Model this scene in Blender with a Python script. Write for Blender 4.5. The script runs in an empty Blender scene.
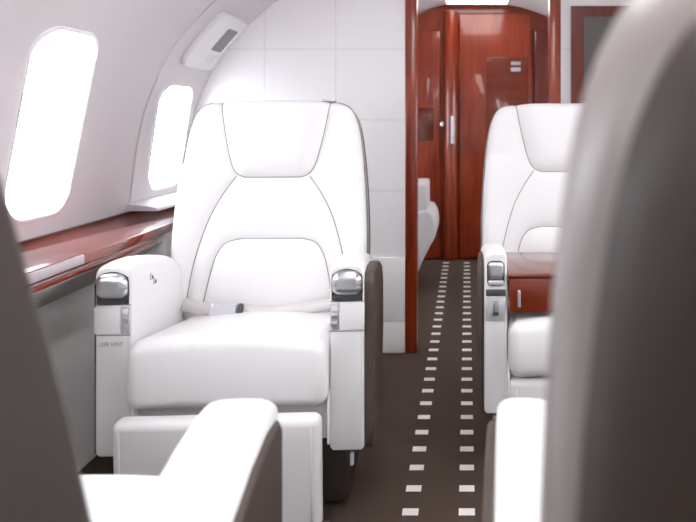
import bpy, bmesh, math, random
from mathutils import Vector, Matrix
from mathutils.geometry import delaunay_2d_cdt
random.seed(4)
S = bpy.context.scene
COL = S.collection
PI = math.pi
F = 646.0            # focal length in pixels of the 696 px wide frame
VX, VY, H = 467.0, 117.0, 1.03   # vanishing point of the aisle, camera height

# ------------------------------------------------------------------ materials
def mat(name, base=(.8, .8, .8), rough=.5, metal=0, coat=0, spec=.5, emit=None, estr=0):
    m = bpy.data.materials.new(name); m.use_nodes = True
    b = m.node_tree.nodes['Principled BSDF']
    b.inputs['Base Color'].default_value = (*base, 1)
    b.inputs['Roughness'].default_value = rough
    b.inputs['Metallic'].default_value = metal
    b.inputs['Coat Weight'].default_value = coat
    b.inputs['Coat Roughness'].default_value = .04
    b.inputs['Specular IOR Level'].default_value = spec
    if emit:
        b.inputs['Emission Color'].default_value = (*emit, 1)
        b.inputs['Emission Strength'].default_value = estr
    return m
def nodes(m): return m.node_tree.nodes, m.node_tree.links, m.node_tree.nodes['Principled BSDF']
def bump(m, scale, strength, dist=.002, detail=3, vary=None):
    n, l, b = nodes(m)
    tc = n.new('ShaderNodeTexCoord'); nz = n.new('ShaderNodeTexNoise')
    nz.inputs['Scale'].default_value = scale; nz.inputs['Detail'].default_value = detail
    l.new(tc.outputs['Object'], nz.inputs['Vector'])
    bp = n.new('ShaderNodeBump'); bp.inputs['Strength'].default_value = strength; bp.inputs['Distance'].default_value = dist
    l.new(nz.outputs['Fac'], bp.inputs['Height']); l.new(bp.outputs['Normal'], b.inputs['Normal'])
    if vary:
        r = n.new('ShaderNodeValToRGB'); e = r.color_ramp.elements
        e[0].position, e[1].position = .35, .65
        e[0].color = (*vary[0], 1); e[1].color = (*vary[1], 1)
        l.new(nz.outputs['Fac'], r.inputs['Fac']); l.new(r.outputs['Color'], b.inputs['Base Color'])
    return m
def wood(name, c0, c1, scale=(14, 14, 1.2), rough=.22, coat=.55):
    m = mat(name, c0, rough, coat=coat)
    n, l, b = nodes(m)
    tc = n.new('ShaderNodeTexCoord'); mp = n.new('ShaderNodeMapping'); mp.inputs['Scale'].default_value = scale
    nz = n.new('ShaderNodeTexNoise'); nz.inputs['Scale'].default_value = 2.2; nz.inputs['Detail'].default_value = 6; nz.inputs['Distortion'].default_value = .9
    r = n.new('ShaderNodeValToRGB'); e = r.color_ramp.elements
    e[0].position, e[1].position = .3, .72; e[0].color = (*c0, 1); e[1].color = (*c1, 1)
    l.new(tc.outputs['Object'], mp.inputs['Vector']); l.new(mp.outputs['Vector'], nz.inputs['Vector'])
    l.new(nz.outputs['Fac'], r.inputs['Fac']); l.new(r.outputs['Color'], b.inputs['Base Color'])
    return m

LEATHER = bump(mat('white_leather', (.755, .745, .748), .42), 260, .12, .0006)
LEATHER2 = bump(mat('white_leather_smooth', (.755, .745, .748), .36), 260, .08, .0006)
SEAM = mat('seam_grey', (.30, .285, .29), .7)
SHELL = bump(mat('taupe_shell', (.072, .053, .045), .5, spec=.35), 320, .18, .0008)
SHELLD = bump(mat('dark_taupe_back_shell', (.048, .036, .031), .55, spec=.3), 320, .18, .0008)
BAND = bump(mat('light_taupe_side_band', (.30, .265, .255), .36), 320, .12, .0006)
BASEB = mat('dark_seat_base', (.030, .022, .019), .45)
WALL = bump(mat('lilac_white_wall', (.63, .60, .622), .55), 400, .05, .0004)
CEIL = mat('ceiling_white', (.80, .78, .79), .6)
SIDE = bump(mat('side_panel_white', (.95, .94, .93), .5), 300, .06, .0005)
VAL = bump(mat('grey_valance', (.47, .43, .42), .55), 300, .1, .0005)
WOOD = wood('red_mahogany', (.16, .014, .002), (.34, .040, .005), rough=.28)
WOODD = wood('dark_mahogany', (.085, .012, .006), (.17, .024, .010))
WOODL = wood('ledge_mahogany', (.16, .020, .010), (.26, .036, .017), scale=(10, 1.2, 10), rough=.12)
WOODT = wood('table_mahogany', (.13, .016, .005), (.19, .028, .008), scale=(1.2, 10, 10), rough=.16)
CARPET = bump(mat('brown_carpet', (.05, .04, .035), .95, spec=.15), 900, .7, .003, 2, ((.060, .040, .031), (.120, .086, .068)))
SQUARE = bump(mat('carpet_white_square', (.80, .78, .75), .9), 900, .4, .002)
SILVER = mat('brushed_silver', (.66, .66, .69), .32, 1)
SILVERD = mat('satin_silver_plastic', (.60, .60, .64), .35, .5)
LIDE = mat('pale_lid_edge', (.50, .44, .46), .3)
DARK = mat('dark_grey_plastic', (.05, .05, .055), .4)
GREYP = mat('grey_grille', (.23, .225, .215), .6)
PLASTIC = mat('white_plastic', (.78, .77, .78), .35)
SCREEN = mat('screen_glass', (.105, .10, .092), .16, coat=.6)
BELT = bump(mat('pale_belt_webbing', (.58, .545, .53), .7), 500, .3, .001)
LAMP = mat('lamp_diffuser', (1, 1, 1), .5, emit=(1, .985, .97), estr=6.5)
LAMP2 = mat('added_lamp_diffuser', (1, 1, 1), .5, emit=(1, .985, .97), estr=4.0)
BULK = mat('bulkhead_white', (.86, .845, .86), .5)
def bulk_seams():
    n, l, b = nodes(BULK)
    tc = n.new('ShaderNodeTexCoord'); sep = n.new('ShaderNodeSeparateXYZ'); l.new(tc.outputs['Object'], sep.inputs[0])
    def line(out, off, step, w):
        a = n.new('ShaderNodeMath'); a.operation = 'ADD'; a.inputs[1].default_value = off; l.new(out, a.inputs[0])
        d = n.new('ShaderNodeMath'); d.operation = 'PINGPONG'; d.inputs[1].default_value = step/2; l.new(a.outputs[0], d.inputs[0])
        c = n.new('ShaderNodeMapRange'); c.inputs['From Min'].default_value = 0; c.inputs['From Max'].default_value = w
        l.new(d.outputs[0], c.inputs['Value']); return c.outputs[0]
    # the leather tiles: joints every 0.31 m
    v = line(sep.outputs['X'], .886+.31*8, .31, .006); h = line(sep.outputs['Z'], -1.327+.31*8, .31, .006)
    mn = n.new('ShaderNodeMath'); mn.operation = 'MINIMUM'; l.new(v, mn.inputs[0]); l.new(h, mn.inputs[1])
    bp = n.new('ShaderNodeBump'); bp.inputs['Strength'].default_value = .2; bp.inputs['Distance'].default_value = .002
    l.new(mn.outputs[0], bp.inputs['Height']); l.new(bp.outputs['Normal'], b.inputs['Normal'])
    mx = n.new('ShaderNodeMixRGB'); mx.inputs[1].default_value = (.77, .75, .76, 1); mx.inputs[2].default_value = (.86, .845, .86, 1)
    l.new(mn.outputs[0], mx.inputs[0]); l.new(mx.outputs[0], b.inputs['Base Color'])
bulk_seams()
def glass():
    m = bpy.data.materials.new('window_glass'); m.use_nodes = True
    n, l = m.node_tree.nodes, m.node_tree.links
    for x in list(n): n.remove(x)
    o = n.new('ShaderNodeOutputMaterial'); t = n.new('ShaderNodeBsdfTransparent'); g = n.new('ShaderNodeBsdfGlossy')
    g.inputs['Roughness'].default_value = .03; t.inputs['Color'].default_value = (.97, .98, 1, 1)
    x = n.new('ShaderNodeMixShader'); x.inputs[0].default_value = .05
    l.new(t.outputs[0], x.inputs[1]); l.new(g.outputs[0], x.inputs[2]); l.new(x.outputs[0], o.inputs[0])
    return m
GLASS = glass()

# ------------------------------------------------------------------ object helpers
def link(name, bm, m, parent=None, smooth=True, loc=None, mats=None):
    me = bpy.data.meshes.new(name)
    bmesh.ops.recalc_face_normals(bm, faces=bm.faces)
    bm.to_mesh(me); bm.free()
    for mm in (mats or [m]): me.materials.append(mm)
    if smooth: me.polygons.foreach_set('use_smooth', [True]*len(me.polygons))
    o = bpy.data.objects.new(name, me); COL.objects.link(o)
    if parent: o.parent = parent
    if loc: o.location = loc
    if smooth == 'auto':
        try:
            me.set_sharp_from_angle(angle=math.radians(40))
        except Exception: pass
    return o
def empty(name, loc=(0, 0, 0), rz=0):
    o = bpy.data.objects.new(name, None); COL.objects.link(o); o.location = loc; o.rotation_euler.z = rz; o.empty_display_size = .05
    return o
def tag(o, label=None, cat=None, group=None, kind=None):
    if label: o['label'] = label
    if cat: o['category'] = cat
    if group: o['group'] = group
    if kind: o['kind'] = kind
    return o
def struct(o): o['kind'] = 'structure'; return o

def box(bm, x0, x1, y0, y1, z0, z1):
    v = [bm.verts.new((x, y, z)) for x in (x0, x1) for y in (y0, y1) for z in (z0, z1)]
    for q in ((0, 1, 3, 2), (4, 6, 7, 5), (0, 4, 5, 1), (2, 3, 7, 6), (0, 2, 6, 4), (1, 5, 7, 3)): bm.faces.new([v[i] for i in q])
    return v
def bbox(x0, x1, y0, y1, z0, z1, bev=.003, seg=2):
    bm = bmesh.new(); box(bm, x0, x1, y0, y1, z0, z1)
    if bev: bmesh.ops.bevel(bm, geom=bm.edges[:], offset=bev, segments=seg, affect='EDGES', profile=.5)
    return bm
def rbox(cx, cy, cz, sx, sy, sz, r, k=4, m=10, deform=None):
    """soft rounded box, dense enough to deform; s* are full sizes"""
    a = .55
    ts = [-1 + (1-a)*i/k for i in range(k)] + [-a + 2*a*i/m for i in range(m+1)] + [a + (1-a)*(i+1)/k for i in range(k)]
    hs = (sx/2, sy/2, sz/2)
    def comp(q, h):
        inner = h - r
        if abs(q) <= a: return q/a*inner, 0.0
        s = 1 if q > 0 else -1
        return s*inner, s*math.tan((abs(q)-a)/(1-a)*PI/4)
    bm = bmesh.new(); n = len(ts)
    for ax in range(3):
        for sg in (-1, 1):
            g = {}
            for i in range(n):
                for j in range(n):
                    q = [0, 0, 0]; q[ax] = sg; q[(ax+1) % 3] = ts[i]; q[(ax+2) % 3] = ts[j]
                    p = [comp(q[c], hs[c]) for c in range(3)]
                    d = Vector([c[1] for c in p]).normalized()*r
                    co = Vector([c[0] for c in p]) + d
                    if deform: co = deform(co)
                    g[i, j] = bm.verts.new((co.x+cx, co.y+cy, co.z+cz))
            for i in range(n-1):
                for j in range(n-1): bm.faces.new((g[i, j], g[i+1, j], g[i+1, j+1], g[i, j+1]))
    bmesh.ops.remove_doubles(bm, verts=bm.verts[:], dist=1e-5)
    return bm
def tube(bm, pts, r, n=8, closed=False, cap=True):
    pts = [Vector(p) for p in pts]; N = len(pts); rings = []; up = None
    for i in range(N):
        if closed: t = pts[(i+1) % N] - pts[i-1]
        else: t = pts[min(i+1, N-1)] - pts[max(i-1, 0)]
        t.normalize()
        if up is None:
            up = Vector((0, 0, 1)) if abs(t.z) < .9 else Vector((1, 0, 0))
        a = t.cross(up).normalized(); up = a.cross(t).normalized()
        rings.append([bm.verts.new(pts[i] + (a*math.cos(2*PI*k/n) + up*math.sin(2*PI*k/n))*r) for k in range(n)])
    for i in range(N if closed else N-1):
        A, B = rings[i], rings[(i+1) % N]
        for k in range(n): bm.faces.new((A[k], A[(k+1) % n], B[(k+1) % n], B[k]))
    if cap and not closed: bm.faces.new(rings[0]); bm.faces.new(rings[-1])
def strap(bm, pts, nrm, w, t):
    """flat webbing along pts, width w along nrm-perp"""
    pts = [Vector(p) for p in pts]; rings = []
    for i, p in enumerate(pts):
        d = (pts[min(i+1, len(pts)-1)] - pts[max(i-1, 0)]).normalized(); nn = nrm[i] if isinstance(nrm, list) else nrm
        nn = Vector(nn); s = d.cross(nn).normalized()*w/2; nn = s.cross(d).normalized()*t/2
        rings.append([bm.verts.new(p+q) for q in (s+nn, -s+nn, -s-nn, s-nn)])
    for A, B in zip(rings, rings[1:]):
        for k in range(4): bm.faces.new((A[k], A[(k+1) % 4], B[(k+1) % 4], B[k]))
    bm.faces.new(rings[0]); bm.faces.new(rings[-1])
def catmull(P, n=6):
    P = [Vector(p) for p in P]; out = []
    for i in range(len(P)-1):
        a, b, c, d = P[max(i-1, 0)], P[i], P[i+1], P[min(i+2, len(P)-1)]
        for k in range(n):
            t = k/n
            out.append(.5*((2*b) + (c-a)*t + (2*a-5*b+4*c-d)*t*t + (3*b-a-3*c+d)*t**3))
    out.append(P[-1]); return out
def rrect(cx, cy, w, h, r, n=6):
    out = []
    for sx, sy, a0 in ((1, 1, 0), (-1, 1, 90), (-1, -1, 180), (1, -1, 270)):
        for i in range(n+1):
            a = math.radians(a0 + 90*i/n)
            out.append(Vector((cx + sx*(w/2-r) + r*math.cos(a), cy + sy*(h/2-r) + r*math.sin(a))))
    return out
def inpoly(p, poly):
    x, y = p[0], p[1]; c = False; j = len(poly)-1
    for i in range(len(poly)):
        xi, yi, xj, yj = poly[i][0], poly[i][1], poly[j][0], poly[j][1]
        if (yi > y) != (yj > y) and x < (xj-xi)*(y-yi)/(yj-yi)+xi: c = not c
        j = i
    return c
def segdist(p, poly, closed=True):
    best = 9; n = len(poly)
    for i in range(n if closed else n-1):
        a, b = poly[i], poly[(i+1) % n]
        dx, dy = b[0]-a[0], b[1]-a[1]; L = dx*dx+dy*dy
        t = 0 if L == 0 else max(0, min(1, ((p[0]-a[0])*dx+(p[1]-a[1])*dy)/L))
        d = math.hypot(p[0]-a[0]-t*dx, p[1]-a[1]-t*dy)
        if d < best: best = d
    return best
def resample(poly, step, closed=False):
    P = [Vector(p[:2]) for p in poly]
    if closed: P.append(P[0])
    out = []
    for a, b in zip(P, P[1:]):
        n = max(1, int(math.ceil((b-a).length/step)))
        out += [a.lerp(b, i/n) for i in range(n)]
    if not closed: out.append(P[-1])
    return out
def inset_ring(poly, d):
    n = len(poly); out = []
    area = sum(poly[i].x*poly[(i+1) % n].y - poly[(i+1) % n].x*poly[i].y for i in range(n))
    s = 1 if area > 0 else -1
    for i in range(n):
        t = (poly[(i+1) % n] - poly[i-1]).normalized()
        out.append(poly[i] + Vector((-t.y, t.x))*d*s)
    return out
def pad(outline, f, T0, T1, R, both=True, k=5):
    """soft slab: outline in 2D, front at height T1 and back at T0, rim rounded by R; f(u,v,h)->xyz"""
    outline = [Vector(p) for p in outline]; bm = bmesh.new()
    def side(T, mid):
        rings = []
        for i in range(k+1):
            a = PI/2*i/k; d = R*(1-math.cos(a)); h = mid + (T-mid)*0 + (1 if T > mid else -1)*R*math.sin(a)
            if T > mid: h = T - R + R*math.sin(a)
            else: h = T + R - R*math.sin(a)
            rings.append((inset_ring(outline, d), h))
        rings.append((inset_ring(outline, R*1.12), T))
        return rings
    mid = (T0+T1)/2
    def build(rings):
        V = [[bm.verts.new(f(p.x, p.y, h)) for p in ring] for ring, h in rings]
        n = len(outline)
        for A, B in zip(V, V[1:]):
            for i in range(n): bm.faces.new((A[i], A[(i+1) % n], B[(i+1) % n], B[i]))
        bmesh.ops.triangulate(bm, faces=[bm.faces.new(V[-1])])
        return V[0]
    A = build(side(T1, mid))
    if both: B = build(side(T0, mid))
    else: B = [bm.verts.new(f(p.x, p.y, T0)) for p in outline]; bm.faces.new(B)
    n = len(outline)
    for i in range(n): bm.faces.new((A[i], A[(i+1) % n], B[(i+1) % n], B[i]))
    return bm
def loft(sections, cap=True):
    bm = bmesh.new(); R = [[bm.verts.new(p) for p in s] for s in sections]; n = len(R[0])
    for A, B in zip(R, R[1:]):
        for i in range(n): bm.faces.new((A[i], A[(i+1) % n], B[(i+1) % n], B[i]))
    if cap: bm.faces.new(R[0]); bm.faces.new(R[-1])
    return bm

# ------------------------------------------------------------------ the cabin shell
XC = .07
YB, YE, YBULK = -1.3, 4.72, 2.83
PROF = [(.62, -1.25), (.70, -1.247), (.80, -1.236), (.95, -1.214), (1.093, -1.177), (1.244, -1.11), (1.336, -1.048), (1.46, -.93), (1.58, -.77), (1.68, -.58)]
prof = catmull([(x, z, 0) for z, x in PROF], 5)       # (x, z)
plen = [0]
for a, b in zip(prof, prof[1:]): plen.append(plen[-1] + (b-a).length)
def wallpt(u, off=0, mir=False):
    u = max(0, min(plen[-1]-1e-6, u)); i = 0
    while plen[i+1] < u: i += 1
    t = (u-plen[i])/(plen[i+1]-plen[i]); p = prof[i].lerp(prof[i+1], t)
    # smooth normal
    a = prof[max(i-1, 0)]; b = prof[min(i+2, len(prof)-1)]
    d = (b-a).normalized(); nx, nz = -d.y, d.x          # outwards (to -x)
    x, z = p.x + nx*off, p.y + nz*off
    return (2*XC-x if mir else x, z)
def u_of_z(z):
    for i in range(len(prof)-1):
        if prof[i].y <= z <= prof[i+1].y: return plen[i] + (z-prof[i].y)/(prof[i+1].y-prof[i].y)*(plen[i+1]-plen[i])
    return plen[-1]
def hole(cy, zb, zt, w, r, lean=0):
    ub, ut = u_of_z(zb), u_of_z(zt)
    o = rrect((ub+ut)/2, cy, ut-ub, w, r, 8)
    return [Vector((p.x, p.y - lean*(p.x-(ub+ut)/2)/(ut-ub))) for p in o]
WIN_L = [hole(1.838, .742, 1.268, .285, .085, .06), hole(2.622, .742, 1.155, .284, .075, .05), hole(1.03, .742, 1.268, .285, .085, .06), hole(.22, .742, 1.268, .285, .085, .06), hole(-.6, .742, 1.268, .285, .085, .06), hole(3.5, .742, 1.268, .285, .085, .06), hole(4.25, .742, 1.268, .285, .085, .06)]  # final pair beyond the doorway is added, unseen, to brighten the folding seat
WIN_R = WIN_L
def wall(name, mir, holes):
    pts, edges = [], []
    def addloop(L):
        b = len(pts); pts.extend([Vector(p) for p in L]); n = len(L)
        edges.extend([(b+i, b+(i+1) % n) for i in range(n)])
    U = plen[-1]
    outer = []
    nu, ny = 40, 110
    us = [U*i/nu for i in range(nu+1)]; ys = [YB + (YE-YB)*i/ny for i in range(ny+1)]
    outer = [(u, YB) for u in us] + [(U, y) for y in ys[1:]] + [(u, YE) for u in us[-2::-1]] + [(0, y) for y in ys[-2:0:-1]]
    addloop(outer)
    for h in holes: addloop(h)
    for u in us[1:-1]:
        for y in ys[1:-1]:
            p = Vector((u, y))
            if all(not inpoly(p, h) and segdist(p, h) > .012 for h in holes): pts.append(p)
    v, e, f, *_ = delaunay_2d_cdt(pts, edges, [], 0, 1e-6)
    bm = bmesh.new(); V = []
    for p in v:
        x, z = wallpt(p.x, 0, mir); V.append(bm.verts.new((x, p.y, z)))
    for t in f:
        c = sum((v[i] for i in t), Vector((0, 0)))/len(t)
        if any(inpoly(c, h) for h in holes): continue
        try: bm.faces.new([V[i] for i in t])
        except ValueError: pass
    # the flat dado below the ledge
    sx = (lambda x: 2*XC-x) if mir else (lambda x: x)
    a = [bm.verts.new((sx(-1.128), y, 0)) for y in (YB, YE)]; b = [bm.verts.new((sx(-1.128), y, .61)) for y in (YB, YE)]; c = [bm.verts.new((sx(-1.25), y, .62)) for y in (YB, YE)]
    f1 = bm.faces.new((a[0], a[1], b[1], b[0])); f2 = bm.faces.new((b[0], b[1], c[1], c[0]))
    f1.material_index = 1; f2.material_index = 1
    o = link(name, bm, None, smooth='auto', mats=[WALL, SIDE]); return struct(o)
wall('wall_left', False, WIN_L); wall('wall_right', True, WIN_R)
wn = 0
def window(h, mir, shade=0):
    global wn
    wn += 1
    n = len(h); cu = sum(p.x for p in h)/n; cy = sum(p.y for p in h)/n
    def ring(s, off): return [(lambda q: (q[0], cy+(p.y-cy)*s, q[1]))(wallpt(cu+(p.x-cu)*s, off, mir)) for p in h]
    bm = loft([ring(1.035, -.001), ring(1.03, -.006), ring(1.0, -.006), ring(.992, .0), ring(.98, .02), ring(.955, .050), ring(.94, .055), ring(.935, .075)], cap=False)
    fr = link(f'window_{wn}', bm, PLASTIC); struct(fr)
    bm = bmesh.new(); bm.faces.new([bm.verts.new(p) for p in ring(.938, .062)]); link('pane', bm, GLASS, fr, smooth=False)
    if shade:
        um = max(p.x for p in h); L = [p for p in h if p.x > um-shade]
        L = [Vector((um-shade, min(p.y for p in L)))] + sorted(L, key=lambda p: math.atan2(p.x-(um-shade), p.y-cy), reverse=True) + [Vector((um-shade, max(p.y for p in L)))]
        bm = bmesh.new()
        f0 = [bm.verts.new((lambda q: (q[0], cy+(p.y-cy)*.92, q[1]))(wallpt(cu+(p.x-cu)*.93, .045, mir))) for p in L]
        bm.faces.new(f0); link('shade', bm, PLASTIC, fr, smooth=False)
    return fr
for i, h in enumerate(WIN_L): window(h, False, .045 if i == 0 else 0)
for i, h in enumerate(WIN_R): window(h, True)
# ceiling
bm = bmesh.new(); x0, z0 = prof[-1].x, prof[-1].y
cp = catmull([(x0, z0, 0), (-.40, 1.775, 0), (-.18, 1.84, 0), (XC, 1.86, 0), (2*XC+.18, 1.84, 0), (2*XC+.40, 1.775, 0), (2*XC-x0, z0, 0)], 6)
R = [[bm.verts.new((p.x, y, p.y)) for p in cp] for y in (YB, YE)]
for i in range(len(cp)-1): bm.faces.new((R[0][i], R[0][i+1], R[1][i+1], R[1][i]))
struct(link('ceiling', bm, CEIL))
# floor: brown carpet with two woven rows of white squares down the aisle
bm = bmesh.new()
f = bm.faces.new([bm.verts.new(p) for p in ((-1.128, YB, 0), (1.268, YB, 0), (1.268, YE, 0), (-1.128, YE, 0))])
sw, sl, step = .042, .030, .1065
for row in (-.1475, -.0005):
    y = 1.684 - 2*step
    while y < 4.66:
        f = bm.faces.new([bm.verts.new((row+a*sw/2, y+b*sl/2, .0008)) for a, b in ((-1, -1), (1, -1), (1, 1), (-1, 1))]); f.material_index = 1
        y += step
struct(link('floor', bm, None, smooth=False, mats=[CARPET, SQUARE]))
# wall behind the camera and far wall
full = [(-1.128, 0), (-1.128, .61), (-1.25, .62)] + [(p.x, p.y) for p in prof] + [(p.x, p.y) for p in cp[1:-1]] + [(2*XC-p.x, p.y) for p in reversed(prof)] + [(2*XC+1.25, .62), (2*XC+1.128, .61), (2*XC+1.128, 0)]
def plate(name, poly, y0, y1, m, parent=None):
    bm = bmesh.new(); A = [bm.verts.new((x, y0, z)) for x, z in poly]; B = [bm.verts.new((x, y1, z)) for x, z in poly]; n = len(poly)
    fa = bm.faces.new(A); fb = bm.faces.new(B)
    for i in range(n): bm.faces.new((A[i], A[(i+1) % n], B[(i+1) % n], B[i]))
    bmesh.ops.triangulate(bm, faces=[fa, fb])
    return link(name, bm, m, parent, smooth=False)
struct(plate('wall_back', full, YB-.05, YB, CEIL))
struct(plate('wall_front', full, YE, YE+.05, CEIL))
# bulkhead with the doorway
DX0, DX1, DTOP = -.268, .408, 1.70
half = [(p.x, p.y) for p in cp]
def ceil_z(x):
    for a, b in zip(half, half[1:]):
        if a[0] <= x <= b[0]: return a[1] + (x-a[0])/(b[0]-a[0])*(b[1]-a[1])
lft = [(DX0, 0), (-1.128, 0), (-1.128, .61), (-1.25, .62)] + [(p.x, p.y) for p in prof] + [c for c in half[1:] if c[0] < DX0-.01] + [(DX0, ceil_z(DX0))]
struct(plate('wall_bulkhead', lft, YBULK, YBULK+.05, BULK))
rgt = [(DX1, ceil_z(DX1))] + [c for c in half[:-1] if c[0] > DX1+.01] + [(2*XC-p.x, p.y) for p in reversed(prof)] + [(2*XC+1.25, .62), (2*XC+1.128, .61), (2*XC+1.128, 0), (DX1, 0)]
struct(plate('wall_bulkhead', rgt, YBULK, YBULK+.05, BULK))
hd = [(DX0, ceil_z(DX0))] + [c for c in half if DX0 < c[0] < DX1] + [(DX1, ceil_z(DX1)), (DX1, DTOP), (DX0, DTOP)]
struct(plate('wall_bulkhead', hd, YBULK, YBULK+.05, BULK))
# wooden door frame
struct(link('trim_1', bbox(-.270, -.219, YBULK-.012, YBULK+.062, 0, DTOP, .006, 3), WOOD, smooth='auto'))
struct(link('trim_2', bbox(.361, .410, YBULK-.012, YBULK+.062, 0, DTOP, .006, 3), WOOD, smooth='auto'))
struct(link('trim_3', bbox(-.219, .361, YBULK-.012, YBULK+.062, DTOP-.05, DTOP, .006, 3), WOOD, smooth='auto'))
# lower upholstered bulkhead panels
struct(link('trim_4', bbox(-1.12, -.272, YBULK-.014, YBULK, .14, .417, .004, 2), SIDE, smooth='auto'))
struct(link('baseboard_front', bbox(-1.12, -.272, YBULK-.014, YBULK, .0, .136, .004, 2), SIDE, smooth='auto'))
# thin rib where two wall panels meet
bm = bmesh.new()
uu = [plen[-1]*i/40 for i in range(41)]
tube(bm, [(lambda q: (q[0], 2.385, q[1]))(wallpt(u, -.001)) for u in uu], .0045, 6)
struct(link('trim_5', bm, WALL))

# far mahogany door with the arched top, beyond the doorway
def farx(px): return (px-VX)/137.5
def farz(py): return H-(py-VY)/137.5
arch = [(farx(px), farz(py)) for px, py in ((549, 17), (535, 11), (515, 6.5), (490, 3.5), (468, 2.5), (450, 4), (432, 9), (416, 16))]
arch = [(v.x, v.y) for v in catmull([(a, b, 0) for a, b in arch], 4)]
xl, xr = -.62, .82
outl = [(xr, 0), (xr, 1.50), (.70, 1.70)] + arch + [(-.5, 1.66), (xl, 1.5), (xl, 0)]
door = struct(plate('door_1', outl, YE-.035, YE, WOOD))
def leaf(name, x0, x1, ztop, y0, y1, m, r=.02):
    bm = bbox(x0, x1, y0, y1, .01, ztop, r, 5); return link(name, bm, m, door, smooth='auto')
leaf('door_leaf', farx(459), farx(531), 1.78, YE-.065, YE-.03, WOOD, .012)
leaf('door_leaf', farx(417)-.2, farx(441), 1.66, YE-.065, YE-.03, WOOD, .012)
# rounded column between the leaves
bm = bmesh.new(); cx, cw = farx(451), .055
sec = []
for z in (0.01, 1.79): sec.append([(cx+cw*math.cos(a), YE-.03-.085*math.sin(a), z) for a in [PI*i/16 for i in range(17)]])
link('door_post', loft(sec), WOOD, door, smooth='auto')
leaf('door_jamb', farx(533), farx(552), 1.66, YE-.075, YE-.03, WOODD, .02)
link('door_panel_or_reflection', bbox(farx(486), farx(528), YE-.071, YE-.06, .12, 1.46, .005, 2), WOODT, door, smooth='auto')
link('door_panel_or_reflection', bbox(farx(419), farx(434), YE-.069, YE-.06, .86, 1.095, .003, 2), WOODD, door, smooth='auto')  # dark square shaped in place of a reflection in the leaf
for pa, pb in ((62.5, 65.5), (68, 72)):
    link('latch_bar', bbox(farx(510.5), farx(520), YE-.075, YE-.070, farz(pb), farz(pa), .001, 2), SILVERD, door, smooth='auto')
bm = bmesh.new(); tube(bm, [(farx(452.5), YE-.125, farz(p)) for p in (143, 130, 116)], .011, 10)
link('highlight_bar', bm, SILVERD, door, smooth='auto')  # silver bar stands in for a bright reflection on the rounded column
for p in (140, 119): link('highlight_bar_post', bbox(farx(452.5)-.006, farx(452.5)+.006, YE-.125, YE-.10, farz(p)-.006, farz(p)+.006, .002), SILVERD, door, smooth='auto')  # mounts for the highlight bar
link('highlight_stud', rbox(farx(442.5), YE-.085, farz(124), .03, .04, .04, .014, 4, 4), SILVER, door)  # silver stud stands in for a white highlight on the wood

# ------------------------------------------------------------------ window ledges
def ledge(mir):
    sx = (lambda x: 2*XC-x) if mir else (lambda x: x)
    def bx(name, x0, x1, y0, y1, z0, z1, m, par=None, bev=.003):
        a, b = sorted((sx(x0), sx(x1))); return link(name, bbox(a, b, y0, y1, z0, z1, bev, 3), m, par, smooth='auto')
    yn = YB+.02 if not mir else .2
    root = empty('window_ledge', (sx(-1.1), 1, 0))
    top = bx('ledge_top', -1.246, -.972, yn, YBULK-.016, .664, .680, WOODL)
    parts = [top]
    parts.append(bx('back_rail', -1.246, -1.234, yn, YBULK-.016, .680, .6845, WOODD, None, .0015))
    parts.append(bx('edge_trim', -.975, -.966, yn, YBULK-.016, .655, .683, WOODL, None, .003))
    parts.append(bx('table_lid', -1.17, -.962, yn+.1, 1.63, .681, .689, WOODL, None, .004))
    parts.append(bx('lid_edge', -.966, -.958, yn+.1, 1.62, .662, .686, LIDE, None, .003))
    parts.append(bx('lower_strip', -.985, -.966, yn, 2.02, .636, .649, WOODL, None, .003))
    # slanted valance under the ledge
    sec = [[(sx(-.975), y, .662), (sx(-.972), y, .632), (sx(-1.126), y, .528), (sx(-1.126), y, .662)] for y in (yn, 2.06)]
    parts.append(link('valance', loft(sec), VAL, smooth=False))
    parts.append(bx('end_cabinet', -1.126, -.972, 2.075, YBULK-.016, 0, .660, SIDE, None, .006))
    for p in parts:
        p.parent = root; p.matrix_parent_inverse = Matrix.Translation(root.location).inverted()
    return root
tag(ledge(False), 'glossy red wooden ledge under the oval windows with slanted grey valance', 'ledge')
tag(ledge(True), 'glossy wooden ledge along the cabin side hidden behind the dark seat back', 'ledge')

# ------------------------------------------------------------------ air outlet above the second window
vent = empty('air_outlet_panel', (-1.05, 2.64, 1.35))
def curved_plate(name, u0, u1, y0, y1, off0, off1, m, r=.02, parent=None, lean=0):
    o = rrect((u0+u1)/2, (y0+y1)/2, u1-u0, y1-y0, min(r, (u1-u0)*.49, (y1-y0)*.49), 5)
    o = resample(o, .015, True); o = [Vector((p.x, p.y-lean*(p.x-(u0+u1)/2))) for p in o]
    cu, cy = (u0+u1)/2, (y0+y1)/2
    def mp(s, off): return [(lambda q: (q[0], cy+(p.y-cy)*s, q[1]))(wallpt(cu+(p.x-cu)*s, off)) for p in o]
    bm = loft([mp(1, -off0), mp(1, -off1*.7), mp(.98, -off1), mp(.8, -off1), mp(.5, -off1), mp(.2, -off1)], cap=True)
    ob = link(name, bm, m, parent, smooth='auto')
    if parent: ob.matrix_parent_inverse = Matrix.Translation(parent.location).inverted() if parent == vent else Matrix()
    return ob
ua, ub = u_of_z(1.235), u_of_z(1.44)
def child_fix(o, root): o.parent = root; o.matrix_parent_inverse = Matrix.Translation(root.location).inverted()
child_fix(curved_plate('outlet_housing', ua, ub, 2.50, 2.79, .0, .018, PLASTIC, .03), vent)
child_fix(curved_plate('grille', u_of_z(1.315), u_of_z(1.405), 2.645, 2.75, .017, .020, GREYP, .01), vent)
child_fix(curved_plate('call_button', u_of_z(1.268), u_of_z(1.296), 2.665, 2.70, .017, .022, CEIL, .006), vent)
child_fix(curved_plate('call_button', u_of_z(1.268), u_of_z(1.296), 2.715, 2.75, .017, .022, CEIL, .006), vent)
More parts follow.
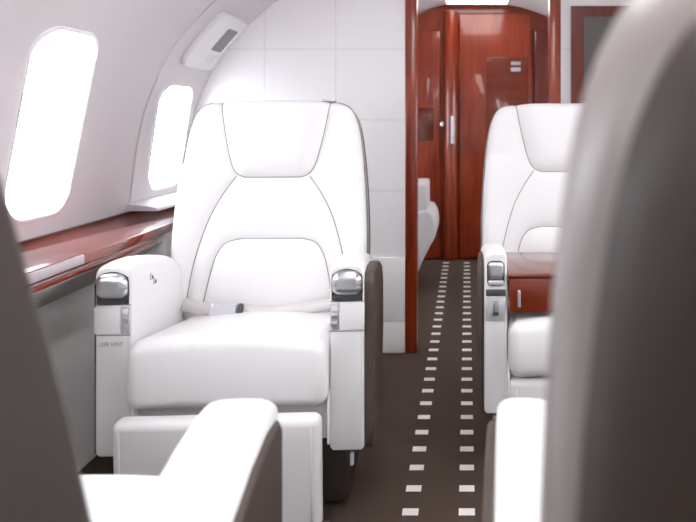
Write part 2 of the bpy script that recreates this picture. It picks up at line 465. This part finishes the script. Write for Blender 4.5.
tag(vent, 'white air outlet panel with grey grille on the curved wall above the small window', 'air outlet')

# low fairing where the wall steps in beneath the second window
sec = [[(-1.128, y, .686), (-1.130, y, .692), (-1.140, y, .698), (-1.170, y, .704), (-1.246, y, .712), (-1.2465, y, .700), (-1.2465, y, .686)] for y in (2.36, YBULK-.016)]
struct(link('trim_6', loft(sec), WALL, smooth='auto'))

# ------------------------------------------------------------------ monitor on the right bulkhead
mon = empty('wall_monitor', (.68, YBULK, 1.297))
def mb(*a, **k): return bbox(*a, **k)
fx0, fx1, fz0, fz1 = .452, .93, 1.086, 1.512
bm = bmesh.new()
for q in ((fx0, fx0+.056, fz0, fz1), (fx1-.056, fx1, fz0, fz1), (fx0+.056, fx1-.056, fz1-.045, fz1), (fx0+.056, fx1-.056, fz0, fz0+.045)):
    box(bm, q[0], q[1], YBULK-.028, YBULK-.001, q[2], q[3])
o = link('frame', bm, WOODD, smooth=False); child_fix(o, mon)
o = link('screen', bbox(fx0+.056, fx1-.056, YBULK-.016, YBULK-.002, fz0+.045, fz1-.045, 0), SCREEN, smooth=False); child_fix(o, mon)
tag(mon, 'dark wood framed wall monitor with grey screen on the white bulkhead', 'monitor')

# ------------------------------------------------------------------ white folding seat beyond the doorway
def js(px, py): return ((px-VX)/160, H-(py-VY)/160)
js_root = empty('folding_seat', (-.45, 4.0, 0))
c = [js(*p) for p in ((418, 206), (431, 205), (436.5, 212), (438, 222), (437, 230), (432, 239), (427, 249), (422, 260), (417, 272))]
c = [(v.x, v.y) for v in catmull([(a, b, 0) for a, b in c], 4)]
prof_c = c + [(-.42, c[-1][1]-.02), (-.70, .08), (-.72, .46)]
bm = pad([Vector(p) for p in prof_c], lambda u, v, h: (u, 4.0+h, v), -.22, .22, .018)
o = link('seat_cushion', bm, LEATHER, smooth=True); child_fix(o, js_root)
a = [js(*p) for p in ((410, 180.5), (427, 180.5), (428.5, 183), (428.5, 206), (410, 206))]
prof_a = [(-.72, .46), (-.72, a[0][1])] + a[1:4]
bm = pad([Vector(p) for p in resample([Vector(q) for q in prof_a], .05, True)], lambda u, v, h: (u, 4.0+h, v), -.20, .20, .012)
o = link('armrest', bm, LEATHER); child_fix(o, js_root)
o = link('base', bbox(-.70, -.46, 3.82, 4.18, 0, .12, .01), BASEB, smooth='auto'); child_fix(o, js_root)
tag(js_root, 'white upholstered folding seat beyond the doorway, only its curved edge showing', 'seat')

# ------------------------------------------------------------------ the club seats
ARM_IN, ARM_OUT = .244, .337
PIV_Z = .44; PIV_MAIN = .36
CX0, Y0 = -.586, 1.611
def unproj(px, py, rec=math.radians(9)):
    """pixel on the big left seat's back -> (u, v) on its front surface"""
    v = .3
    for _ in range(12):
        y = Y0 + PIV_MAIN + v*math.sin(rec); s = F/y; z = H-(py-VY)/s; v = (z-PIV_Z)/math.cos(rec)
    return Vector(((px-VX)/s - CX0, v))
def seam_avg(L, R):
    out = []
    for l, r in zip(L, R):
        a, b = unproj(*l), unproj(*r); out.append(Vector(((b.x-a.x)/2, (a.y+b.y)/2)))
    return out                                     # right half, mirror for left
HEADL = [(221, 101), (223.5, 118), (227, 137), (233, 160), (239, 172), (248, 177)]
HEADR = [(328.5, 101), (326, 118), (322, 140), (317, 163), (312, 173), (304, 177)]
MIDL = [(239.5, 176), (227, 196), (214, 222), (205, 246), (198, 268), (193, 300)]
MIDR = [(312, 176), (325, 192), (335, 210), (343, 238), (348, 268), (352, 300)]
LUML = [(206, 320), (209, 298), (217, 264), (223, 250), (231, 242), (244, 238.5)]
LUMR = [(338, 320), (335, 298), (329, 264), (324, 250), (317, 242), (305, 238.5)]
head, midl, lumb = (seam_avg(*q) for q in ((HEADL, HEADR), (MIDL, MIDR), (LUML, LUMR)))
def sm(P): return [Vector((p.x, p.y)) for p in catmull([(q.x, q.y, 0) for q in P], 5)]
VTOP = .652
def back_outline(grow=0, vtop=VTOP):
    R = [(.240, -.05), (.270, .02), (.293, .10), (.297, .20), (.293, .32), (.284, .43), (.272, .53), (.258, .59), (.236, .628), (.20, .645), (.12, .651), (0, vtop)]
    P = sm([Vector(p) for p in R])
    full = P + [Vector((-p.x, p.y)) for p in reversed(P[:-1])]
    full = resample(full, .02, True)
    return inset_ring(full, -grow) if grow else full
def ringset(bm, outline, steps, fr):
    rings = [[bm.verts.new(fr(p.x, p.y, h - (.02*max(0, 1-abs(p.x)/.3) if h < -.103 else 0))) for p in inset_ring(outline, d)] for d, h in steps]
    n = len(outline)
    for A, B in zip(rings, rings[1:]):
        for i in range(n): bm.faces.new((A[i], A[(i+1) % n], B[(i+1) % n], B[i]))
    return rings[-1]
def make_back(seat, rec, PIV_Y, wide=1.0, ext=0.0, lip=.050, flare=0.0, grow=.003):
    ca, sa = math.cos(rec), math.sin(rec)
    def fr(u, v, h):            # h: out of the front surface
        q = max(0, min(1, (v-.22)/.36)); q = q*q*(3-2*q); v = v + ext*q; u = u*wide*(1+flare*q)
        return (u, PIV_Y + v*sa - h*ca, PIV_Z + v*ca + h*sa)
    out = back_outline()
    hs, ms, ls = sm(head), sm(midl), sm(lumb)
    mir = lambda P: [Vector((-p.x, p.y)) for p in reversed(P)]
    headline = hs + mir(hs)                        # right top -> bottom -> left top
    headline[0].y = headline[-1].y = .70
    lumline = ls + mir(ls)
    midR = [p for p in ms]; midLft = [Vector((-p.x, p.y)) for p in ms]
    head_poly = headline
    lum_poly = [p for p in lumline] + [Vector((-lumline[0].x, -.2)), Vector((lumline[0].x, -.2))]
    mid_poly = midR + [Vector((midR[-1].x, -.2)), Vector((-midR[-1].x, -.2))] + list(reversed(midLft))
    seams = [resample(s, .012) for s in (headline, lumline, midR, midLft)]
    seams = [[p for p in s if inpoly(p, out) and segdist(p, out) > .001] for s in seams]
    pts, edges = [], []
    def chain(P, closed):
        b = len(pts); pts.extend(P); n = len(P); edges.extend([(b+i, b+(i+1) % n) for i in range(n if closed else n-1)])
    chain(out, True)
    for s in seams: chain(s, False)
    for d in (.0015, .004, .008, .013, .019, .026): 
        for p in inset_ring(out, d):
            if all(segdist(p, s, False) > .004 for s in seams): pts.append(p)
    for s in seams:
        for d in (-.013, -.006, .006, .013):
            for i in range(1, len(s)-1):
                t = (s[i+1]-s[i-1]).normalized(); p = s[i] + Vector((-t.y, t.x))*d
                if inpoly(p, out) and segdist(p, out) > .028 and min(segdist(p, q, False) for q in seams) > abs(d)*.8: pts.append(p)
    x = -.30
    while x < .30:
        y = -.05
        while y < .66:
            p = Vector((x, y))
            if inpoly(p, out) and segdist(p, out) > .032 and min(segdist(p, q, False) for q in seams) > .016: pts.append(p)
            y += .016
        x += .016
    v, e, f, *_ = delaunay_2d_cdt(pts, edges, [], 0, 1e-6)
    def height(p):
        d = segdist(p, out); Rr = .028
        h = -Rr + Rr*math.sqrt(max(0, 1-(1-min(d/Rr, 1))**2))
        ds = min(segdist(p, q, False) for q in seams)
        h += .013*(1-math.exp(-ds/.022)) - .006
        # gentle dish: bolsters stand proud, head cushion bulges
        h += .018*max(0, (abs(p.x)-.13)/.15)**2 if p.y < .45 else 0
        if inpoly(p, head_poly): h += .014*math.sin(min(1, segdist(p, headline, False)/.07)*PI/2)
        if inpoly(p, lum_poly): h += .010*math.sin(min(1, segdist(p, lumline, False)/.08)*PI/2)
        return h
    hh = [height(p) for p in v]
    regions = {'headrest': [], 'lumbar_cushion': [], 'backrest': []}
    for t in f:
        c = sum((v[i] for i in t), Vector((0, 0)))/len(t)
        if not inpoly(c, out): continue
        regions['headrest' if inpoly(c, head_poly) else 'lumbar_cushion' if inpoly(c, lum_poly) else 'backrest'].append(t)
    objs = {}
    for nm, tr in regions.items():
        bm = bmesh.new(); M = {}
        for t in tr:
            for i in t:
                if i not in M: M[i] = bm.verts.new(fr(v[i].x, v[i].y, hh[i]))
            try: bm.faces.new([M[i] for i in t])
            except ValueError: pass
        if nm == 'backrest':       # rim going back into the shell
            A = [bm.verts.new(fr(p.x, p.y, -.028-.006)) for p in out]; B = [bm.verts.new(fr(p.x*.995, p.y, -.06)) for p in out]; n = len(out)
            for i in range(n): bm.faces.new((A[i], A[(i+1) % n], B[(i+1) % n], B[i]))
            bm.faces.new(B)
        objs[nm] = link(nm, bm, LEATHER, seat)
    # piping along the seams
    for s in seams:
        bm = bmesh.new(); tube(bm, [fr(p.x, p.y, height(p)+.0006) for p in s], .0017, 6)
        link('piping', bm, SEAM, objs['backrest'])
    # side band between the cushions and the shell
    cl = lambda P: [Vector((p.x, min(p.y, .648))) for p in P]
    bo = cl(back_outline(.003, VTOP-.004)); bm = bmesh.new()
    ringset(bm, bo, ((.006, -.020), (.0015, -.015), (0, -.022), (0, -.055), (.002, -.068), (.008, -.080), (.020, -.090)), fr)
    link('side_band', bm, BAND, seat)
    # taupe hard shell on the back
    so = cl(back_outline(grow, VTOP-.004)); bm = bmesh.new()
    R_ = ringset(bm, so, ((.008, -lip), (.002, -lip-.002), (0, -lip-.010), (0, -max(.085, lip+.02)), (.002, -.100), (.008, -.115), (.022, -.128), (.042, -.135), (.075, -.138)), fr)
    bmesh.ops.triangulate(bm, faces=[bm.faces.new(R_)])
    link('back_shell', bm, SHELLD, seat)
    # small metal bracket on the top edge
    bm = bbox(.145, .187, -.006, .03, -.004, .004, .002)
    o = link('headrest_bracket', bm, SILVERD, seat, smooth='auto'); o.location = fr(0, VTOP+.003, -.02); o.rotation_euler = (-rec, 0, 0)
    return fr

def arm_section(y, xi, xo, z0, z1, arch, n=10):
    """cross section: straight sides, arched top"""
    xm, hw = (xi+xo)/2, abs(xo-xi)/2; lo, hi = xm-hw, xm+hw
    P = [(lo+.008, y, z0), (lo, y, z0+.008)]
    for i in range(n+1):
        a = PI*(1-i/n); c, s = math.cos(a), math.sin(a)
        P.append((xm+hw*math.copysign(abs(c)**.55, c), y, z1-arch+arch*abs(s)**.8))
    P += [(hi, y, z0+.008), (hi-.008, y, z0)]
    return P
def make_arm(seat, side, ztop, front, life_vest=False, buttons=False, panels=True, ain=ARM_IN, aout=ARM_OUT, bulge=.013):
    """side=-1: the arm at -x; its outer face is the taupe one"""
    xi, xo = side*ain, side*(aout-.008)
    g = lambda x: xi + (xo-xi)*x                   # 0 inner .. 1 outer
    st = []
    for y, dz, zb in ((0.0, -.004, .200), (.004, 0, .190), (.012, .003, .186), (.06, .006, .186), (.12, .002, .188), (.17, -.006, .198), (.21, -.014, .220), (.25, -.024, .25), (.28, -.034, .285), (.305, -.050, .33), (.325, -.076, .39), (.335, -.11, .44)):
        ins = .004 if y == 0 else 0
        st.append(arm_section(y, xi+side*ins, xo-side*ins, zb, ztop+dz, .026))
    arm = link('armrest', loft(st), LEATHER2, seat, smooth='auto')
    # taupe panel on the aisle/outer side: same side profile, a little smaller
    so = [(.004, .195), (.004, ztop-.045), (.02, ztop-.026), (.07, ztop-.020), (.15, ztop-.026), (.23, ztop-.042), (.29, ztop-.065), (.325, ztop-.11), (.335, .45), (.328, .39), (.305, .325), (.27, .27), (.22, .228), (.16, .202), (.08, .190)]
    so = resample([Vector(p) for p in so], .03, True)
    bm = pad(so, lambda u, v, h: (xo + side*h, u, v), -.012, bulge, .010, both=False)
    link('armrest_side_panel', bm, SHELL, arm)
    if not panels: return arm
    w = .093 - .008
    xm = (xi+xo)/2
    def fx(t): return xm + t                        # local x on the front
    if front == 'dome':
        # bezel with arched top, silver dome and dark gap under it
        hw = .0385
        o = [(-hw, -.034), (-hw+.007, -.041), (hw-.007, -.041), (hw, -.034), (hw, .018), (hw*.8, .030), (hw*.45, .037), (0, .040), (-hw*.45, .037), (-hw*.8, .030), (-hw, .018)]
        o = [Vector((p.x, p.y)) for p in catmull([(a, b, 0) for a, b in o + [o[0]]], 3)][:-1]
        zc = ztop-.051
        bz = link('cap_bezel', pad(o, lambda u, v, h: (fx(u), -h, zc+v), -.002, .004, .0025, both=False, k=3), DARK, arm)
        bm = rbox(0, 0, 0, hw*2-.002, .040, .062, .0195, 6, 8, deform=lambda c: Vector((c.x, c.y, c.z - (0 if c.z < 0 else .22*abs(c.x)**2/hw))))
        cap = link('ashtray_lid', bm, SILVER, arm); cap.location = (fx(0), -.001, zc+.006)
        bm = bbox(-hw+.004, hw-.004, -.0062, -.002, zc-.037, zc-.024, .002, 2)
        o2 = link('cap_lip', bm, DARK, arm, smooth='auto'); o2.location.x = fx(0)
        # square drawer front and button strip at the inner edge
        zt, zb = ztop-.097, ztop-.164
        s_in = -side                                 # inner direction in x
        bm = bbox(-.031, .031, -.005, .002, zb, zt, .0025, 2)
        dr = link('drawer_front', bm, LEATHER2, arm, smooth='auto'); dr.location.x = fx(side*.0125)
        bm = bbox(-.0105, .0105, -.004, .002, zb, zt, .002, 2)
        cs = link('control_strip', bm, SILVERD, arm, smooth='auto'); cs.location.x = fx(-side*.031)
        for z in (zt-.012, zt-.032, zt-.052):
            bm = bbox(-.007, .007, -.0065, -.003, z-.006, z+.006, .0015, 2); link('button', bm, PLASTIC if z > zt-.02 else SILVER, cs, smooth='auto')
        # thin dark joints
        for z in (zt+.004, zb-.004):
            bm = bmesh.new(); box(bm, fx(-.0415), fx(.0415), -.0012, .002, z-.0012, z+.0012)
            link('joint', bm, SEAM, arm, smooth=False)
    else:
        o = [Vector(p) for p in rrect(0, 0, .050, .072, .015, 4)]; zc = ztop-.058
        link('cap_bezel', pad(o, lambda u, v, h: (fx(u), -h, zc+v), -.002, .004, .0025, both=False, k=3), DARK, arm)
        cap = link('ashtray_lid', rbox(0, 0, 0, .044, .022, .048, .010, 4, 6), SILVER, arm); cap.location = (fx(0), 0, zc+.009)
        bm = rbox(0, 0, 0, .045, .012, .016, .005, 3, 4); o2 = link('cap_lip', bm, SILVERD, arm); o2.location = (fx(0), -.002, zc-.026)
        bm = bbox(-.028, .028, -.004, .002, ztop-.122, ztop-.103, .002); o2 = link('vent_slot', bm, DARK, arm, smooth='auto'); o2.location.x = fx(0)
        bm = bbox(-.028, .028, -.005, .002, ztop-.192, ztop-.125, .002); o2 = link('control_plate', bm, SILVERD, arm, smooth='auto'); o2.location.x = fx(0)
        bm = bbox(-.008, .008, -.0065, -.004, ztop-.174, ztop-.130, .001)
        k = link('slider_slot', bm, SILVER, o2, smooth='auto')
        link('slider_knob', bbox(-.007, .007, -.011, -.006, ztop-.176, ztop-.166, .002), DARK, k, smooth='auto')
    if life_vest:
        cu = bpy.data.curves.new('lettering', 'FONT'); cu.body = 'LIFE VEST'; cu.size = .014; cu.align_x = 'CENTER'; cu.extrude = .0002
        t = bpy.data.objects.new('lettering', cu); COL.objects.link(t)
        dg = bpy.context.evaluated_depsgraph_get(); me = bpy.data.meshes.new_from_object(t.evaluated_get(dg))
        bpy.data.objects.remove(t)
        t = bpy.data.objects.new('lettering', me); COL.objects.link(t); me.materials.clear(); me.materials.append(SEAM)
        t.parent = arm; t.location = (fx(-.004), -.0012, ztop-.195); t.rotation_euler = (PI/2, 0, 0)
    if buttons:
        for yy, zz in ((.115, ztop-.052), (.135, ztop-.068)):
            bm = rbox(0, 0, 0, .006, .010, .018, .003, 3, 3); b = link('seat_button', bm, SILVERD, arm); b.location = (xi-side*.0005, yy, zz)
            bm = rbox(0, 0, 0, .004, .004, .010, .0018, 3, 3); q = link('button_mark', bm, DARK, b); q.location = (-side*.003, .002, -.002)
    return arm

def make_seat(name, loc, rz, rec, ztop, front, legrest, label, life_vest=False, buttons=False, belt=False, arms=(-1, 1), detail=True, piv=.36, wide=1.0, ext=0.0, lip=.050, flare=0.0, grow=.003, ain=ARM_IN, aout=ARM_OUT, bulge=.013, cush=(.486, .314)):
    seat = empty(name, loc, rz)
    tag(seat, label, 'seat', 'white leather cabin armchairs')
    fr = make_back(seat, rec, piv, wide, ext, lip, flare, grow)
    for s in arms:
        make_arm(seat, s, ztop, front, life_vest and s < 0, buttons and s < 0, panels=detail, ain=ain, aout=aout, bulge=bulge if s > 0 else .008)
    # seat cushion: thick front roll, falling towards the back
    def dfm(c):
        t = (c.y+.21)/.42                      # 0 front .. 1 back
        puff = .016*(1-(c.x/.245)**2)*max(0, min(1, (c.z+.02)/.08))
        z = c.z + puff - .06*max(0, t)*max(0, min(1, (c.z+.09)/.12)) - .005*abs(c.x/.245)**3
        yb = -.018*math.cos(max(-1, min(1, c.z/.1))*PI/2) if c.y < -.1 else 0
        return Vector((c.x*(1 if c.y > -.1 else 1.01), c.y+yb, z))
    bm = rbox(0, .175, (cush[0]+cush[1])/2, .478, .42, cush[0]-cush[1], .034, 6, 14, deform=dfm)
    cu = link('seat_cushion', bm, LEATHER, seat)
    # side welt seams on the front roll
    for sx in (-1, 1):
        bm = bmesh.new(); zb, zt = cush[1], cush[0]
        tube(bm, [(sx*.218, -.046, zb+(zt-zb)*q) for q in (.15, .35, .55, .75)] + [(sx*.2185, -.036, zt-.018), (sx*.2185, -.01, zt-.003), (sx*.219, .05, zt-.002)], .0012, 5)
        link('piping', bm, LEATHER, cu)
    # frame under the cushion, leg rest, pedestal
    fr_ = link('seat_frame', bbox(-.242, .242, .03, .34, .205, .30, .008), PLASTIC, seat, smooth='auto')
    for sx in (-1, 1): link('side_plate', bbox(min(sx*.236, sx*.243), max(sx*.236, sx*.243), .0, .05, .205, .34, .003), SIDE, seat, smooth='auto')
    y, zt, zb, th, tilt = legrest
    def lr(c):
        return Vector((c.x, c.y - c.z*tilt, c.z))
    bm = rbox(0, y, (zt+zb)/2, .476, th, zt-zb, min(.02, th*.4), 4, 8, deform=lr)
    L = link('leg_rest', bm, LEATHER2, seat)
    for sx in (-1, 1):
        bm = bmesh.new(); tube(bm, [(sx*.218, y-th/2-.0002-(z-(zt+zb)/2)*tilt, z) for z in (zb+.02, (zt+zb)/2, zt-.02)], .0014, 5)
        link('piping', bm, LEATHER, L)
    ped = link('pedestal', bbox(-.27, .285, .05, .30, .022, .204, .02, 4), BASEB, seat, smooth='auto')
    for sx in (-1, 1):
        o = link('indicator', rbox(0, 0, 0, .012, .016, .034, .0055, 4, 3), PLASTIC, ped); o.location = (.289 if sx > 0 else -.274, .075, .130)
    for sx in (-1, 1):
        link('floor_track', bbox(sx*.2-.05, sx*.2+.05, -.02, .36, 0, .024, .01, 3), BASEB, seat, smooth='auto')
    if belt:
        rec_n = Vector((0, -.75, .65))
        root = empty('seat_belt'); root.parent = seat
        # left strap with buckle lying in the corner, right strap
        P = [fr(-.243, .03, .035), fr(-.22, .022, .045), fr(-.16, .012, .05), fr(-.09, .006, .052)]
        bm = bmesh.new(); strap(bm, catmull(P, 5), rec_n, .038, .003); link('strap', bm, BELT, root)
        P = [fr(-.075, .01, .05), fr(-.02, .004, .055), fr(.04, .004, .05), fr(.12, .012, .045), fr(.19, .022, .04), fr(.243, .032, .03)]
        bm = bmesh.new(); strap(bm, catmull(P, 5), rec_n, .036, .003); link('strap', bm, BELT, root)
        bk = link('buckle', rbox(0, 0, 0, .078, .018, .045, .006, 3, 6), SILVERD, root); bk.location = fr(-.115, .008, .062); bk.rotation_euler = (-.75, .05, 0)
        tg = link('tongue', rbox(0, 0, 0, .016, .014, .04, .004, 3, 4), DARK, root); tg.location = fr(-.066, .010, .062); tg.rotation_euler = (-.75, 0, 0)
    return seat

LR_OUT = (-.085, .326, .045, .055, .06)
LR_IN = (.0, .292, .07, .05, .0)
make_seat('club_seat', (CX0-.002, Y0, 0), .055, math.radians(9), .659, 'dome', LR_OUT, 'white leather armchair by the small window with its lap belt laid across the cushion', True, True, True, bulge=.024)
make_seat('club_seat', (.358, 1.835, 0), .02, math.radians(11), .645, 'square', LR_IN, 'white leather armchair beneath the wall monitor with wooden table over its cushion', aout=.317, cush=(.462, .302))
make_seat('club_seat', (-.609, .94, 0), PI+.07, math.radians(16), .614, 'dome', LR_IN, 'out-of-focus armchair in the near left corner, its dark shell turned to the viewer', piv=.398, ain=.222, wide=.985, ext=.06, lip=.002, grow=.011, flare=.01)
make_seat('club_seat', (.372, .94, 0), PI-.06, math.radians(16), .616, 'dome', LR_IN, 'out-of-focus armchair whose tall dark back shell fills the right edge of the view', piv=.43, wide=.983, ext=.06, lip=.05, flare=.05, grow=-.010)

# ------------------------------------------------------------------ wooden fold-out table over the far right seat
tb = empty('fold_out_table', (.36, 1.96, .484))
def tpart(name, b, m, par=None):
    o = link(name, b, m, smooth='auto')
    if par: o.parent = par
    else: child_fix(o, tb)
    return o
body = tpart('table_body', bbox(.122, .574, 1.825, 2.105, .505, .577, .003), WOODT)
tpart('table_top', bbox(.117, .576, 1.815, 2.115, .577, .588, .004, 3), WOODT)
tpart('front_panel', bbox(.120, .574, 1.816, 1.826, .480, .575, .002), WOODT)
tpart('handle', rbox(.146, 1.812, .520, .010, .010, .048, .004, 3, 4), SILVER)
tpart('hinge', rbox(.125, 1.90, .545, .012, .05, .018, .004, 3, 4), SILVER)
tpart('hinge', rbox(.125, 2.02, .545, .012, .05, .018, .004, 3, 4), SILVER)
tag(tb, 'glossy red wooden fold-out table reaching over the seat cushion beneath the monitor', 'table')

# ------------------------------------------------------------------ lights: unseen ceiling fill strips, one added beyond the doorway, sky through the windows
def strip(x, y0, y1, z, w, lab, tilt=0, lm=LAMP):
    r = empty('ceiling_fill_light', (x, (y0+y1)/2, z)); L = (y1-y0)/2
    bm = bbox(-w/2-.01, w/2+.01, -L-.01, L+.01, .0, .02, .004); link('housing', bm, PLASTIC, r, smooth='auto')
    bm = bbox(-w/2, w/2, -L, L, -.006, .002, .002); link('diffuser', bm, lm, r, smooth='auto')
    r.rotation_euler.y = tilt
    tag(r, lab, 'ceiling light', 'ceiling fill light strips')
strip(-.16, -.9, 1.85, 1.81, .18, 'long unseen fill light strip along the cabin ceiling over the window-side seats', .15)  # out-of-view strips, set inboard so their light reaches the side panels
strip(.42, -.9, 1.85, 1.79, .18, 'long unseen fill light strip along the cabin ceiling over the aisle-side seats', -.25)
strip(.07, 4.0, 4.55, 1.83, .42, 'wide fill light strip added on the ceiling beyond the doorway', 0, LAMP2)  # lamp added to brighten the far door and the folding seat

w = bpy.data.worlds.new('sky'); S.world = w; w.use_nodes = True
bg = w.node_tree.nodes['Background']; bg.inputs['Color'].default_value = (.93, .97, 1, 1); bg.inputs['Strength'].default_value = 12.0

# ------------------------------------------------------------------ camera
cam = bpy.data.cameras.new('camera'); co = bpy.data.objects.new('camera', cam); COL.objects.link(co)
co.location = (0, 0, H); co.rotation_euler = (PI/2, 0, 0)
cam.sensor_width = 36; cam.lens = F/696*36
cam.shift_x = -(VX-348)/696; cam.shift_y = -(261-VY)/696
cam.clip_start = .02
cam.dof.use_dof = True; cam.dof.focus_distance = 1.9; cam.dof.aperture_fstop = 4.0
S.camera = co
S.view_settings.view_transform = 'Standard'; S.view_settings.look = 'None'; S.view_settings.gamma = 1
S.view_settings.use_curve_mapping = False
S.view_settings.exposure = 0.27
S.cycles.max_bounces = 10; S.cycles.diffuse_bounces = 9
